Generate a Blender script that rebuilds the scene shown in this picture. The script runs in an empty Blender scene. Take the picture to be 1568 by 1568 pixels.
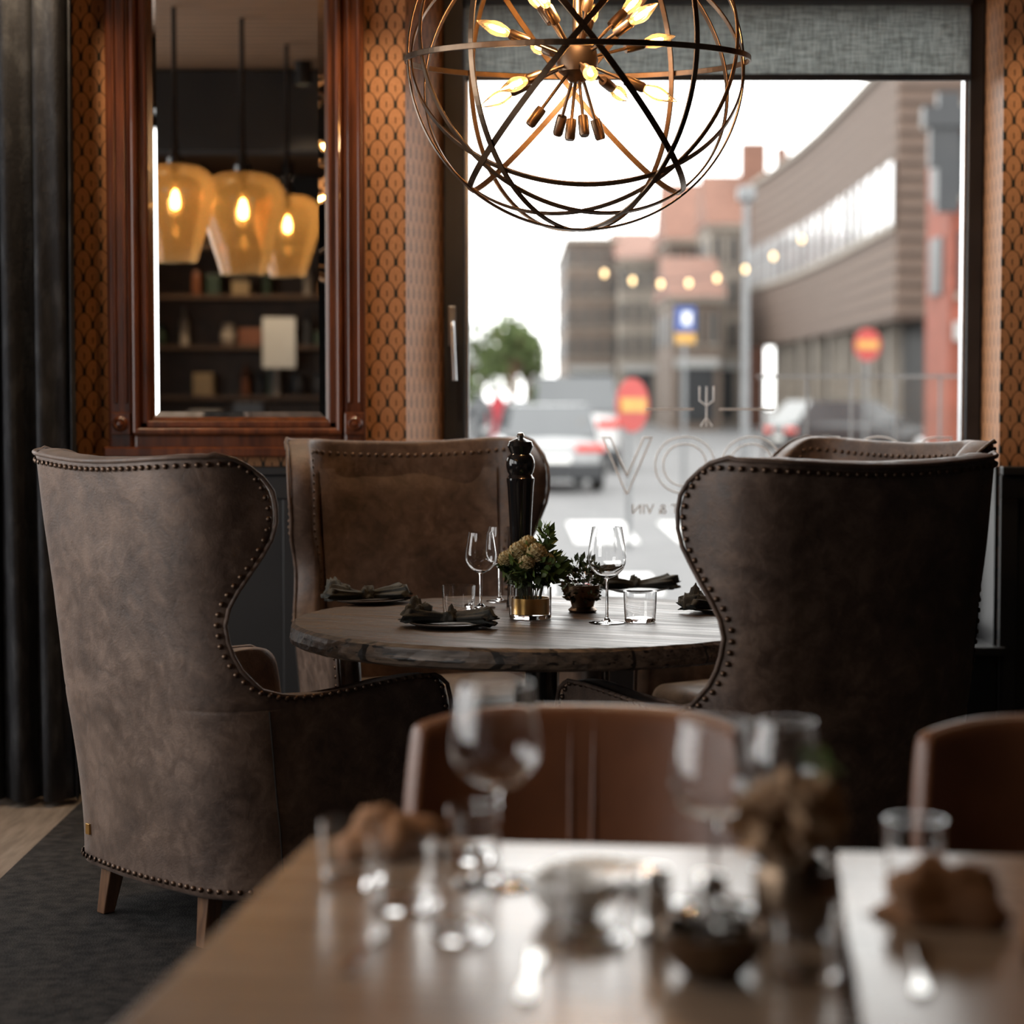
import bpy, bmesh, math, random
from mathutils import Vector, Matrix, noise as mnoise
random.seed(7)
S=bpy.context.scene
COL=S.collection
pi=math.pi

# ---------------------------------------------------------------- helpers
def link(o,parent=None):
    COL.objects.link(o)
    if parent is not None: o.parent=parent
    return o
def group(name,loc=(0,0,0),rz=0.0):
    e=bpy.data.objects.new(name,None); e.empty_display_size=.1
    e.location=loc; e.rotation_euler=(0,0,rz); return link(e)
def mesh(name,verts,faces,mat=None,parent=None,smooth=False,loc=(0,0,0),rot=(0,0,0),mats=None,fm=None):
    m=bpy.data.meshes.new(name); m.from_pydata([tuple(v) for v in verts],[],faces); m.update()
    if mats:
        for a in mats: m.materials.append(a)
    elif mat: m.materials.append(mat)
    if fm:
        for p,i in zip(m.polygons,fm): p.material_index=i
    if smooth:
        for p in m.polygons: p.use_smooth=True
    o=bpy.data.objects.new(name,m); o.location=loc; o.rotation_euler=rot
    return link(o,parent)
def bevel(o,w,seg=2):
    b=o.modifiers.new('bev','BEVEL'); b.width=w; b.segments=seg; b.limit_method='ANGLE'; return o
def subsurf(o,l=1):
    b=o.modifiers.new('sub','SUBSURF'); b.levels=l; b.render_levels=l; return o
BF=[(0,3,2,1),(4,5,6,7),(0,1,5,4),(1,2,6,5),(2,3,7,6),(3,0,4,7)]
def boxes(name,lst,mat,parent=None,bev=0,loc=(0,0,0),rot=(0,0,0),seg=2):
    V=[];F=[]
    for (x0,x1,y0,y1,z0,z1) in lst:
        n=len(V)
        V+=[(x0,y0,z0),(x1,y0,z0),(x1,y1,z0),(x0,y1,z0),(x0,y0,z1),(x1,y0,z1),(x1,y1,z1),(x0,y1,z1)]
        F+=[tuple(n+i for i in f) for f in BF]
    o=mesh(name,V,F,mat,parent,loc=loc,rot=rot)
    if bev: bevel(o,bev,seg)
    return o
def lathe(name,prof,mat,parent=None,loc=(0,0,0),seg=40,rot=(0,0,0),closed=False):
    n=len(prof)
    bm=bmesh.new(); rings=[]
    for i in range(seg):
        a=2*pi*i/seg; rings.append([bm.verts.new((r*math.cos(a),r*math.sin(a),z)) for r,z in prof])
    for i in range(seg):
        A=rings[i];B=rings[(i+1)%seg]
        for k in range(n if closed else n-1):
            k2=(k+1)%n; bm.faces.new((A[k],B[k],B[k2],A[k2]))
    bmesh.ops.remove_doubles(bm,verts=bm.verts,dist=1e-5)
    for f in bm.faces: f.smooth=True
    bm.normal_update()
    for e in bm.edges:
        if len(e.link_faces)==2 and e.calc_face_angle(0)>math.radians(38): e.smooth=False
    m=bpy.data.meshes.new(name); bm.to_mesh(m); bm.free(); m.materials.append(mat)
    o=bpy.data.objects.new(name,m); o.location=loc; o.rotation_euler=rot
    return link(o,parent)
def tube(name,pts,r,mat,parent=None,cyclic=False,spline='POLY',loc=(0,0,0),rot=(0,0,0)):
    c=bpy.data.curves.new(name,'CURVE'); c.dimensions='3D'; c.bevel_depth=r; c.bevel_resolution=3; c.use_fill_caps=True
    s=c.splines.new(spline); s.points.add(len(pts)-1)
    for p,q in zip(s.points,pts): p.co=(q[0],q[1],q[2],1)
    s.use_cyclic_u=cyclic
    c.materials.append(mat)
    o=bpy.data.objects.new(name,c); o.location=loc; o.rotation_euler=rot
    return link(o,parent)
def prism(name,poly,z0,z1,mat,parent=None,loc=(0,0,0),rot=(0,0,0),bev=0):
    n=len(poly); V=[(x,y,z0) for x,y in poly]+[(x,y,z1) for x,y in poly]
    F=[tuple(range(n-1,-1,-1)),tuple(range(n,2*n))]+[(i,(i+1)%n,n+(i+1)%n,n+i) for i in range(n)]
    o=mesh(name,V,F,mat,parent,loc=loc,rot=rot)
    if bev: bevel(o,bev)
    return o
def lerp_tab(tab,x):
    if x<=tab[0][0]: return tab[0][1]
    for (a,b),(c,d) in zip(tab,tab[1:]):
        if x<=c:
            t=(x-a)/(c-a); return b+(d-b)*t
    return tab[-1][1]

# ---------------------------------------------------------------- materials
def nt(name):
    m=bpy.data.materials.new(name); m.use_nodes=True
    t=m.node_tree; return m,t,t.nodes['Principled BSDF'],t.nodes['Material Output']
def mat(name,col,rough=.5,metal=0,col2=None,scale=8,bump=0,bscale=80,spec=.5,stretch=None,detail=5,contrast=(.35,.65),trans=0,emit=None,estr=0,sheen=0,coat=0):
    m,t,b,out=nt(name); N=t.nodes; L=t.links
    b.inputs['Base Color'].default_value=(*col,1); b.inputs['Roughness'].default_value=rough
    b.inputs['Metallic'].default_value=metal; b.inputs['Specular IOR Level'].default_value=spec
    if trans: b.inputs['Transmission Weight'].default_value=trans; b.inputs['IOR'].default_value=1.45
    if coat: b.inputs['Coat Weight'].default_value=coat
    if sheen: b.inputs['Sheen Weight'].default_value=sheen; b.inputs['Sheen Roughness'].default_value=.4
    if emit: b.inputs['Emission Color'].default_value=(*emit,1); b.inputs['Emission Strength'].default_value=estr
    tc=N.new('ShaderNodeTexCoord'); mp=N.new('ShaderNodeMapping'); L.new(tc.outputs['Object'],mp.inputs[0])
    if stretch: mp.inputs['Scale'].default_value=stretch
    if col2 is None: col2=tuple(c*.8 for c in col)
    n=N.new('ShaderNodeTexNoise'); n.inputs['Scale'].default_value=scale; n.inputs['Detail'].default_value=detail
    L.new(mp.outputs[0],n.inputs['Vector'])
    r=N.new('ShaderNodeValToRGB'); r.color_ramp.elements[0].position=contrast[0]; r.color_ramp.elements[1].position=contrast[1]
    r.color_ramp.elements[0].color=(*col,1); r.color_ramp.elements[1].color=(*col2,1)
    L.new(n.outputs['Fac'],r.inputs[0]); L.new(r.outputs[0],b.inputs['Base Color'])
    if bump:
        n2=N.new('ShaderNodeTexNoise'); n2.inputs['Scale'].default_value=bscale; n2.inputs['Detail'].default_value=3
        L.new(mp.outputs[0],n2.inputs['Vector'])
        bp=N.new('ShaderNodeBump'); bp.inputs['Strength'].default_value=bump; bp.inputs['Distance'].default_value=.004
        L.new(n2.outputs['Fac'],bp.inputs['Height']); L.new(bp.outputs[0],b.inputs['Normal'])
    return m
def leather(name,dark,mid,light,rough):
    m,t,b,out=nt(name); N=t.nodes; L=t.links
    tc=N.new('ShaderNodeTexCoord')
    def noise(sc,det,dist=0,ro=.5):
        n=N.new('ShaderNodeTexNoise'); n.inputs['Scale'].default_value=sc; n.inputs['Detail'].default_value=det; n.inputs['Distortion'].default_value=dist; n.inputs['Roughness'].default_value=ro
        L.new(tc.outputs['Object'],n.inputs[0]); return n.outputs['Fac']
    big=noise(5.0,7,.5,.62); fine=noise(22,8,.5,.7); grain=noise(240,3)
    a=N.new('ShaderNodeMath'); a.operation='MULTIPLY_ADD'; a.inputs[1].default_value=.5; L.new(fine,a.inputs[0]); 
    a2=N.new('ShaderNodeMath'); a2.operation='MULTIPLY'; a2.inputs[1].default_value=.55; L.new(big,a2.inputs[0]); L.new(a2.outputs[0],a.inputs[2])
    r=N.new('ShaderNodeValToRGB'); e=r.color_ramp.elements; e[0].position=.42; e[0].color=(*dark,1); e[1].position=.65; e[1].color=(*light,1)
    k=e.new(.53); k.color=(*mid,1); L.new(a.outputs[0],r.inputs[0]); L.new(r.outputs[0],b.inputs['Base Color'])
    rr=N.new('ShaderNodeMapRange'); rr.inputs[1].default_value=.35; rr.inputs[2].default_value=.65; rr.inputs[3].default_value=rough-.1; rr.inputs[4].default_value=rough+.14
    L.new(fine,rr.inputs[0]); L.new(rr.outputs[0],b.inputs['Roughness'])
    b.inputs['Sheen Weight'].default_value=.06; b.inputs['Sheen Roughness'].default_value=.4
    h=N.new('ShaderNodeMath'); h.operation='MULTIPLY_ADD'; h.inputs[1].default_value=.15; L.new(grain,h.inputs[0]); L.new(a.outputs[0],h.inputs[2])
    bp=N.new('ShaderNodeBump'); bp.inputs['Strength'].default_value=.45; bp.inputs['Distance'].default_value=.009; L.new(h.outputs[0],bp.inputs['Height']); L.new(bp.outputs[0],b.inputs['Normal'])
    return m
def thin_glass(name,tint=(1,1,1),transl=0,rough=0.0):
    m,t,b,out=nt(name); N=t.nodes; L=t.links; N.remove(b)
    tr=N.new('ShaderNodeBsdfTransparent'); tr.inputs[0].default_value=(*tint,1)
    gl=N.new('ShaderNodeBsdfGlossy'); gl.inputs['Roughness'].default_value=rough
    fr=N.new('ShaderNodeFresnel'); fr.inputs[0].default_value=1.45
    mx=N.new('ShaderNodeMixShader'); L.new(fr.outputs[0],mx.inputs[0]); L.new(tr.outputs[0],mx.inputs[1]); L.new(gl.outputs[0],mx.inputs[2])
    last=mx
    if transl:
        tl=N.new('ShaderNodeBsdfTranslucent'); tl.inputs[0].default_value=(*tint,1)
        m2=N.new('ShaderNodeMixShader'); m2.inputs[0].default_value=transl; L.new(mx.outputs[0],m2.inputs[1]); L.new(tl.outputs[0],m2.inputs[2]); last=m2
    L.new(last.outputs[0],out.inputs[0]); return m
def emis(name,col,s):
    m,t,b,out=nt(name); b.inputs['Base Color'].default_value=(*col,1)
    b.inputs['Emission Color'].default_value=(*col,1); b.inputs['Emission Strength'].default_value=s; return m

M_leather=leather('taupe_suede_leather',(.052,.032,.024),(.096,.061,.045),(.168,.112,.084),.50)
M_seat=leather('seat_leather',(.13,.108,.094),(.19,.16,.142),(.26,.225,.20),.42)
M_seam=mat('dark_seam',(.02,.015,.012),.7)
M_stud=mat('brass_stud',(.13,.085,.06),.38,.9)
M_leg=mat('chair_leg_wood',(.16,.08,.04),.4,0,(.09,.045,.025),12,stretch=(6,6,1))
M_carpet=mat('dark_carpet',(.018,.017,.017),.95,0,(.042,.039,.037),26,.9,220,spec=.1)
M_floorw=mat('oak_floor',(.34,.28,.23),.2,0,(.24,.195,.155),4,.1,40,stretch=(8,1,1))
M_dado=mat('charcoal_paint',(.010,.010,.0115),.45,0,(.014,.014,.015),4)
M_frame=mat('window_frame_black',(.02,.021,.024),.35,0,(.03,.03,.033),6)
M_alu=mat('aluminium',(.55,.56,.58),.3,.9)
M_mahog=mat('mahogany',(.13,.036,.011),.28,0,(.052,.014,.006),6,.06,60,stretch=(7,7,.6),coat=.3)
M_black=mat('black_lacquer',(.006,.006,.007),.1,0,(.009,.009,.009),4,spec=.6)
M_bronze=mat('brushed_bronze',(.22,.155,.105),.34,1.0,(.13,.09,.062),14)
M_brass=mat('aged_brass',(.6,.36,.12),.3,1.0)
M_glass=mat('clear_glass',(1,1,1),.0,0,(1,1,1),trans=1)
M_amber=thin_glass('amber_glass',(1,.68,.34),transl=.22)
M_pane=thin_glass('window_pane',(.97,.985,.98))
M_bulbglass=thin_glass('bulb_glass',(1,.9,.72),transl=.08)
M_fil=emis('bulb_filament',(1,.5,.16),90)
M_fil2=emis('pendant_filament',(1,.68,.30),45)
M_curt=mat('curtain_fabric',(.005,.0055,.008),.85,0,(.034,.036,.040),22,.6,150,stretch=(1,1,.4),contrast=(.48,.78))
M_napkin=mat('dark_napkin',(.026,.027,.024),.9,0,(.055,.055,.048),20,.5,150)
M_tannap=mat('tan_napkin',(.30,.155,.078),.85,0,(.2,.10,.05),16,.4,150)
M_plate=mat('stoneware_plate',(.05,.045,.042),.3,0,(.07,.065,.06),10)
M_white=mat('white_china',(.7,.7,.68),.15,0,(.66,.66,.64))
M_steel=mat('cutlery_steel',(.7,.69,.67),.15,1)
M_tan=mat('cognac_leather',(.17,.066,.030),.34,0,(.11,.042,.02),6,.25,140,spec=.5)
M_leafd=mat('dark_leaf',(.035,.055,.018),.5,0,(.07,.09,.03),20)
M_leaf=mat('fresh_leaf',(.12,.18,.04),.5,0,(.07,.12,.03),20)
M_tree=mat('tree_foliage',(.13,.17,.06),.7,0,(.08,.115,.038),3)
M_cream=mat('cream_petals',(.66,.56,.32),.6,0,(.5,.40,.2),25)
M_dry=mat('dried_flower',(.42,.27,.16),.8,0,(.28,.17,.09),30)

def wood_planks(name,c1,c2,plank,rough,gap=.03,bump=.3,crack=0,dist=.9,mps=(1.5,16,10)):
    m,t,b,out=nt(name); N=t.nodes; L=t.links
    tc=N.new('ShaderNodeTexCoord'); mp=N.new('ShaderNodeMapping'); mp.inputs['Scale'].default_value=mps; L.new(tc.outputs['Object'],mp.inputs[0])
    n=N.new('ShaderNodeTexNoise'); n.inputs['Scale'].default_value=2.2; n.inputs['Detail'].default_value=10; n.inputs['Distortion'].default_value=dist; n.inputs['Roughness'].default_value=.62; L.new(mp.outputs[0],n.inputs[0])
    r=N.new('ShaderNodeValToRGB'); r.color_ramp.elements[0].position=.38; r.color_ramp.elements[1].position=.62
    r.color_ramp.elements[0].color=(*c1,1); r.color_ramp.elements[1].color=(*c2,1); L.new(n.outputs[0],r.inputs[0])
    sp=N.new('ShaderNodeSeparateXYZ'); L.new(tc.outputs['Object'],sp.inputs[0])
    d=N.new('ShaderNodeMath'); d.operation='DIVIDE'; d.inputs[1].default_value=plank; L.new(sp.outputs[1],d.inputs[0])
    f=N.new('ShaderNodeMath'); f.operation='FRACT'; L.new(d.outputs[0],f.inputs[0])
    g=N.new('ShaderNodeMath'); g.operation='LESS_THAN'; g.inputs[1].default_value=gap; L.new(f.outputs[0],g.inputs[0])
    gg=g
    if crack:
        mp2=N.new('ShaderNodeMapping'); mp2.inputs['Scale'].default_value=(1.0,26,30); L.new(tc.outputs['Object'],mp2.inputs[0])
        n3=N.new('ShaderNodeTexNoise'); n3.inputs['Scale'].default_value=2.6; n3.inputs['Detail'].default_value=4; L.new(mp2.outputs[0],n3.inputs[0])
        l3=N.new('ShaderNodeMath'); l3.operation='LESS_THAN'; l3.inputs[1].default_value=crack; L.new(n3.outputs[0],l3.inputs[0])
        gg=N.new('ShaderNodeMath'); gg.operation='MAXIMUM'; L.new(g.outputs[0],gg.inputs[0]); L.new(l3.outputs[0],gg.inputs[1])
    mx=N.new('ShaderNodeMix'); mx.data_type='RGBA'; mx.inputs[7].default_value=(c1[0]*.25,c1[1]*.25,c1[2]*.25,1)
    L.new(gg.outputs[0],mx.inputs[0]); L.new(r.outputs[0],mx.inputs[6]); L.new(mx.outputs[2],b.inputs['Base Color'])
    if crack:
        rr=N.new('ShaderNodeMapRange'); rr.inputs[1].default_value=.35; rr.inputs[2].default_value=.65; rr.inputs[3].default_value=rough+.25; rr.inputs[4].default_value=rough-.05
        L.new(n.outputs[0],rr.inputs[0]); L.new(rr.outputs[0],b.inputs['Roughness'])
        b.inputs['Specular IOR Level'].default_value=.4
    else: b.inputs['Roughness'].default_value=rough
    bp=N.new('ShaderNodeBump'); bp.inputs['Strength'].default_value=bump; bp.inputs['Distance'].default_value=.003
    sb=N.new('ShaderNodeMath'); sb.operation='SUBTRACT'; L.new(n.outputs[0],sb.inputs[0]); L.new(gg.outputs[0],sb.inputs[1])
    L.new(sb.outputs[0],bp.inputs['Height']); L.new(bp.outputs[0],b.inputs['Normal'])
    return m
M_table=wood_planks('weathered_table_wood',(.030,.020,.014),(.120,.084,.060),.16,.32,.035,.9,.37,dist=.15,mps=(1.1,20,26))
M_ntable=wood_planks('pale_table_wood',(.21,.16,.125),(.28,.22,.175),.24,.21,.012,.05)
M_ceil=wood_planks('ceiling_slats',(.16,.09,.05),(.24,.14,.08),.12,.6,.2,.6)

def wallpaper():
    m,t,b,out=nt('scallop_wallpaper'); N=t.nodes; L=t.links
    geo=N.new('ShaderNodeNewGeometry'); sp=N.new('ShaderNodeSeparateXYZ'); L.new(geo.outputs['Position'],sp.inputs[0])
    def mth(op,a,b_=None,c=None):
        n=N.new('ShaderNodeMath'); n.operation=op
        for i,v in enumerate((a,b_,c)):
            if v is None: continue
            if isinstance(v,(int,float)): n.inputs[i].default_value=v
            else: L.new(v,n.inputs[i])
        return n.outputs[0]
    P=.060
    u=mth('DIVIDE',mth('ADD',sp.outputs[0],sp.outputs[1]),P); v=mth('DIVIDE',sp.outputs[2],P*1.75)
    def lat(off):
        fu=mth('SUBTRACT',mth('FRACT',mth('ADD',u,off)),.5)
        fv=mth('SUBTRACT',mth('FRACT',mth('ADD',v,off)),.5)
        d=mth('SQRT',mth('ADD',mth('MULTIPLY',fu,fu),mth('MULTIPLY',fv,fv)))
        w=mth('MULTIPLY_ADD',mth('POWER',mth('MAXIMUM',mth('SUBTRACT',.5,fv),0.0),2.0),.34,0.014)
        ring=mth('LESS_THAN',mth('ABSOLUTE',mth('SUBTRACT',d,.485)),w)
        up=mth('GREATER_THAN',fv,0.0)
        stem=mth('MULTIPLY',mth('LESS_THAN',mth('ABSOLUTE',fu),.03),mth('LESS_THAN',fv,.2))
        return mth('MULTIPLY',up,mth('MAXIMUM',ring,stem))
    pat=mth('MAXIMUM',lat(0.0),lat(.5))
    n=N.new('ShaderNodeTexNoise'); n.inputs['Scale'].default_value=90; L.new(geo.outputs['Position'],n.inputs[0])
    r=N.new('ShaderNodeValToRGB'); r.color_ramp.elements[0].color=(.32,.14,.06,1); r.color_ramp.elements[1].color=(.50,.245,.115,1); L.new(n.outputs[0],r.inputs[0])
    mx=N.new('ShaderNodeMix'); mx.data_type='RGBA'; L.new(pat,mx.inputs[0]); L.new(r.outputs[0],mx.inputs[6]); mx.inputs[7].default_value=(.022,.02,.014,1)
    L.new(mx.outputs[2],b.inputs['Base Color']); b.inputs['Roughness'].default_value=.5; b.inputs['Specular IOR Level'].default_value=.2
    return m
M_wp=wallpaper()

def blind_mat():
    m,t,b,out=nt('blind_fabric'); N=t.nodes; L=t.links
    tc=N.new('ShaderNodeTexCoord')
    def nz(s,scale):
        n=N.new('ShaderNodeTexNoise'); n.inputs['Scale'].default_value=scale; mp=N.new('ShaderNodeMapping'); mp.inputs['Scale'].default_value=s; L.new(tc.outputs['Object'],mp.inputs[0]); L.new(mp.outputs[0],n.inputs[0]); return n.outputs[0]
    a=N.new('ShaderNodeMath'); a.operation='ADD'; L.new(nz((9,1,.6),30),a.inputs[0]); L.new(nz((.6,1,9),30),a.inputs[1])
    h=N.new('ShaderNodeMath'); h.operation='MULTIPLY'; h.inputs[1].default_value=.5; L.new(a.outputs[0],h.inputs[0])
    r=N.new('ShaderNodeValToRGB'); r.color_ramp.elements[0].position=.38; r.color_ramp.elements[1].position=.62
    r.color_ramp.elements[0].color=(.24,.255,.25,1); r.color_ramp.elements[1].color=(.46,.48,.47,1); L.new(h.outputs[0],r.inputs[0])
    d=N.new('ShaderNodeBsdfDiffuse'); tl=N.new('ShaderNodeBsdfTranslucent'); L.new(r.outputs[0],d.inputs[0]); L.new(r.outputs[0],tl.inputs[0])
    mx=N.new('ShaderNodeMixShader'); mx.inputs[0].default_value=.7; L.new(d.outputs[0],mx.inputs[1]); L.new(tl.outputs[0],mx.inputs[2]); L.new(mx.outputs[0],out.inputs[0])
    N.remove(b); return m
M_blind=blind_mat()
m,t,b,o_=nt('mirror_silver'); b.inputs['Metallic'].default_value=1; b.inputs['Roughness'].default_value=.0; b.inputs['Base Color'].default_value=(.9,.9,.88,1); M_mirror=m

# ---------------------------------------------------------------- room shell
XL,XR,YB,YF,ZC=-3.3,4.0,-3.0,7.2,3.1
boxes('floor',[(XL-.3,XR+.3,YB-.3,YF+.45,-.12,0)],M_floorw)
boxes('carpet',[(-1.42,XR-.02,-.9,YF-.06,.0005,.012)],M_carpet)
boxes('ceiling',[(XL-.3,XR+.3,YB-.3,YF+.45,ZC,ZC+.15)],M_ceil)
WX0,WX1,WZ0,WZ1=-.357,1.644,.5,2.76
boxes('wall_back',[(XL-.3,-3.0,YF,YF+.4,0,ZC),(-3.0,-1.9,YF,YF+.4,2.7,ZC),(-1.9,WX0,YF,YF+.4,0,ZC),
      (WX0,WX1,YF,YF+.4,0,WZ0),(WX0,WX1,YF,YF+.4,WZ1,ZC),(WX1,XR+.3,YF,YF+.4,0,ZC)],M_wp)
boxes('wall_left',[(XL-.3,XL,YB-.3,.4,0,ZC),(XL-.3,XL,.4,6.6,0,.7),(XL-.3,XL,.4,6.6,2.75,ZC),(XL-.3,XL,3.3,3.7,.7,2.75),(XL-.3,XL,6.6,YF,0,ZC)],M_dado)
boxes('wall_right',[(XR,XR+.3,YB-.3,YF,0,ZC)],M_dado)
boxes('wall_rear',[(XL,XR,YB-.3,YB,0,ZC)],M_dado)
prism('trim_1',[(WX0,YF+.0),(-.239,YF+.3),(-.239,YF+.4),(WX0,YF+.4)],WZ0,WZ1,M_wp)
def dado(name,x0,x1):
    L=[(x0,x1,YF-.02,YF-.001,0.0,1.08)]
    n=max(1,round((x1-x0)/.42)); w=(x1-x0)/n
    for i in range(n+1):
        xx=min(max(x0+i*w,x0+.03),x1-.03); L.append((xx-.03,xx+.03,YF-.034,YF-.021,.12,1.0))
    L+=[(x0,x1,YF-.036,YF-.0205,0.0,.12),(x0,x1,YF-.034,YF-.0205,1.0,1.08),(x0,x1,YF-.055,YF-.001,1.081,1.11)]
    boxes(name,L,M_dado,bev=.004)
dado('trim_2',-1.9,WX0); dado('trim_3',WX1,XR-.01)
boxes('trim_4',[(WX0,WX1,YF-.02,YF-.001,0,WZ0-.03),(WX0-.02,WX1+.02,YF-.06,YF+.28,WZ0-.028,WZ0+.002)],M_dado,bev=.004)
boxes('trim_5',[(XL+.01,XR-.01,2.55,2.75,2.66,ZC-.01)],M_dado)
boxes('trim_6',[(WX1-.012,WX1-.001,YF+.0,YF+.27,WZ0+.003,1.11)],M_dado)

win=group('window_1',(0,0,0))
fx0,fx1,fy0,fy1=-.239,1.643,YF+.28,YF+.36
boxes('frame',[(fx0,-.165,fy0,fy1,WZ0,WZ1),(1.587,fx1,fy0,fy1,WZ0,WZ1),(-.165,1.587,fy0,fy1,2.69,WZ1),(-.165,1.587,fy0,fy1,WZ0,.56)],M_frame,win,bev=.006)
boxes('glazing_bead',[(-.164,-.150,fy0+.012,fy1-.01,.56,2.69),(1.575,1.586,fy0+.012,fy1-.01,.56,2.69)],M_alu,win,bev=.002)
mesh('pane',[(-.15,YF+.33,.56),(1.58,YF+.33,.56),(1.58,YF+.33,2.69),(-.15,YF+.33,2.69)],[(0,1,2,3)],M_pane,win)
boxes('handle_plate',[(-.222,-.195,fy0-.012,fy0,1.52,1.66)],M_alu,win,bev=.003)
tube('handle_lever',[(-.208,fy0-.01,1.6),(-.208,fy0-.045,1.6),(-.208,fy0-.05,1.58),(-.2,fy0-.05,1.40)],.009,M_alu,win)
bl=group('roller_blind',(0,0,0))
boxes('fabric',[(-.160,1.582,YF+.255,YF+.257,2.455,2.70)],M_blind,bl)
boxes('bottom_bar',[(-.162,1.584,YF+.248,YF+.264,2.435,2.458)],M_frame,bl,bev=.003)
lathe('roller',[(0,0),(.03,0),(.03,1.74),(0,1.74)],M_frame,bl,loc=(-.158,YF+.235,2.72),rot=(0,pi/2,0))
M_letter=mat('white_vinyl',(.8,.8,.8),.5,0,(.75,.75,.75))
sg=group('window_lettering',(0,0,0))
cu=bpy.data.curves.new('letters','FONT'); cu.body='BODOOV'; cu.size=.285; cu.align_x='RIGHT'; cu.fill_mode='NONE'; cu.bevel_depth=.0030; cu.materials.append(M_letter)
to=bpy.data.objects.new('letters',cu); to.location=(.32,YF+.322,1.005); to.rotation_euler=(pi/2,0,pi); link(to,sg)
cu=bpy.data.curves.new('small_letters','FONT'); cu.body='MAT & VIN'; cu.size=.05; cu.align_x='RIGHT'; cu.materials.append(M_letter)
to=bpy.data.objects.new('small_letters',cu); to.location=(.42,YF+.322,.93); to.rotation_euler=(pi/2,0,pi); link(to,sg)
boxes('rules',[(.47,.64,YF+.320,YF+.323,1.296,1.303),(.73,.92,YF+.320,YF+.323,1.296,1.303)],M_letter,sg)
tube('fork_glyph',[(.66,YF+.322,1.38),(.66,YF+.322,1.33),(.685,YF+.322,1.31),(.71,YF+.322,1.33),(.71,YF+.322,1.38)],.003,M_letter,sg)
tube('fork_stem',[(.685,YF+.322,1.38),(.685,YF+.322,1.24)],.003,M_letter,sg)
tube('fork_foot',[(.665,YF+.322,1.24),(.685,YF+.322,1.27),(.705,YF+.322,1.24)],.003,M_letter,sg)
def plain_window(name,kind,a0,a1,z0,z1,c):
    g=group(name)
    if kind=='y':
        L=[(a0,a1,c,c+.06,z0,z0+.06),(a0,a1,c,c+.06,z1-.06,z1),(a0,a0+.06,c,c+.06,z0,z1),(a1-.06,a1,c,c+.06,z0,z1)]
    else:
        L=[(c-.06,c,a0,a1,z0,z0+.06),(c-.06,c,a0,a1,z1-.06,z1),(c-.06,c,a0,a0+.06,z0,z1),(c-.06,c,a1-.06,a1,z0,z1),(c-.05,c-.01,(a0+a1)/2-.03,(a0+a1)/2+.03,z0,z1)]
    boxes('frame',L,M_frame,g)
plain_window('window_2','y',-3.0,-1.9,.02,2.7,YF+.25)
plain_window('window_3','x',.4,3.3,.7,2.75,XL-.15)
plain_window('window_4','x',3.7,6.6,.7,2.75,XL-.15)

V=[];F=[];nx=120;nz=14
for j in range(nz+1):
    z=.02+ (3.02-.02)*j/nz
    for i in range(nx+1):
        x=-2.05+ (0.635)*i/nx
        ph=i/nx*2*pi*5.5
        y=6.98+.055*math.sin(ph+.3*math.sin(z*1.3))+.02*math.sin(ph*2.3+z)
        x+=.02*math.cos(ph)
        V.append((x,y,z))
for j in range(nz):
    for i in range(nx):
        a=j*(nx+1)+i; F.append((a,a+1,a+nx+2,a+nx+1))
c=mesh('curtain',V,F,M_curt,None,True); so=c.modifiers.new('s','SOLIDIFY'); so.thickness=.006

# ---------------------------------------------------------------- mirror
mr=group('wall_mirror',(0,0,0))
gx0,gx1,gz0,gz1=-1.217,-.615,1.262,2.96
ox0,ox1,oz0=-1.352,-.492,1.165
yb=YF-.002
boxes('frame_outer',[(ox0,gx0-.05,yb-.055,yb,oz0,3.06),(gx1+.05,ox1,yb-.055,yb,oz0,3.06),(gx0-.05,gx1+.05,yb-.055,yb,gz1,3.06),(gx0-.05,gx1+.05,yb-.055,yb,oz0,gz0-.04)],M_mahog,mr,bev=.012,seg=3)
boxes('frame_inner',[(gx0-.05,gx0-.028,yb-.08,yb,gz0-.04,gz1),(gx1+.028,gx1+.05,yb-.08,yb,gz0-.04,gz1),(gx0-.05,gx1+.05,yb-.08,yb,gz0-.045,gz0-.022)],M_mahog,mr,bev=.009,seg=3)
boxes('frame_slip',[(gx0-.028,gx0,yb-.045,yb,gz0-.022,gz1),(gx1,gx1+.028,yb-.045,yb,gz0-.022,gz1),(gx0-.028,gx1+.028,yb-.045,yb,gz0-.022,gz0)],M_mahog,mr,bev=.005,seg=3)
for xx in (gx0-.09,gx1+.09):
    for k in (-.017,.017):
        boxes('flute',[(xx+k-.006,xx+k+.006,yb-.064,yb-.05,gz0+.06,3.0)],M_mahog,mr,bev=.004)
    boxes('corner_block',[(xx-.034,xx+.034,yb-.075,yb-.05,gz0-.045,gz0+.03)],M_mahog,mr,bev=.004)
    lathe('rosette',[(0,.016),(.008,.015),(.012,.008),(.018,.012),(.026,.006),(.028,0)],M_mahog,mr,loc=(xx,yb-.072,gz0-.008),rot=(pi/2,0,0))
boxes('base_ledge',[(ox0-.01,ox1+.01,yb-.09,yb,oz0-.022,oz0+.012)],M_mahog,mr,bev=.006)
bw=.032; yo=yb-.012; yi=yb-.020
V=[(gx0,yo,gz0),(gx1,yo,gz0),(gx1,yo,gz1),(gx0,yo,gz1),(gx0+bw,yi,gz0+bw),(gx1-bw,yi,gz0+bw),(gx1-bw,yi,gz1-bw),(gx0+bw,yi,gz1-bw)]
mesh('bevelled_glass',V,[(4,5,6,7),(0,1,5,4),(1,2,6,5),(2,3,7,6),(3,0,4,7)],M_mirror,mr)

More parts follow.
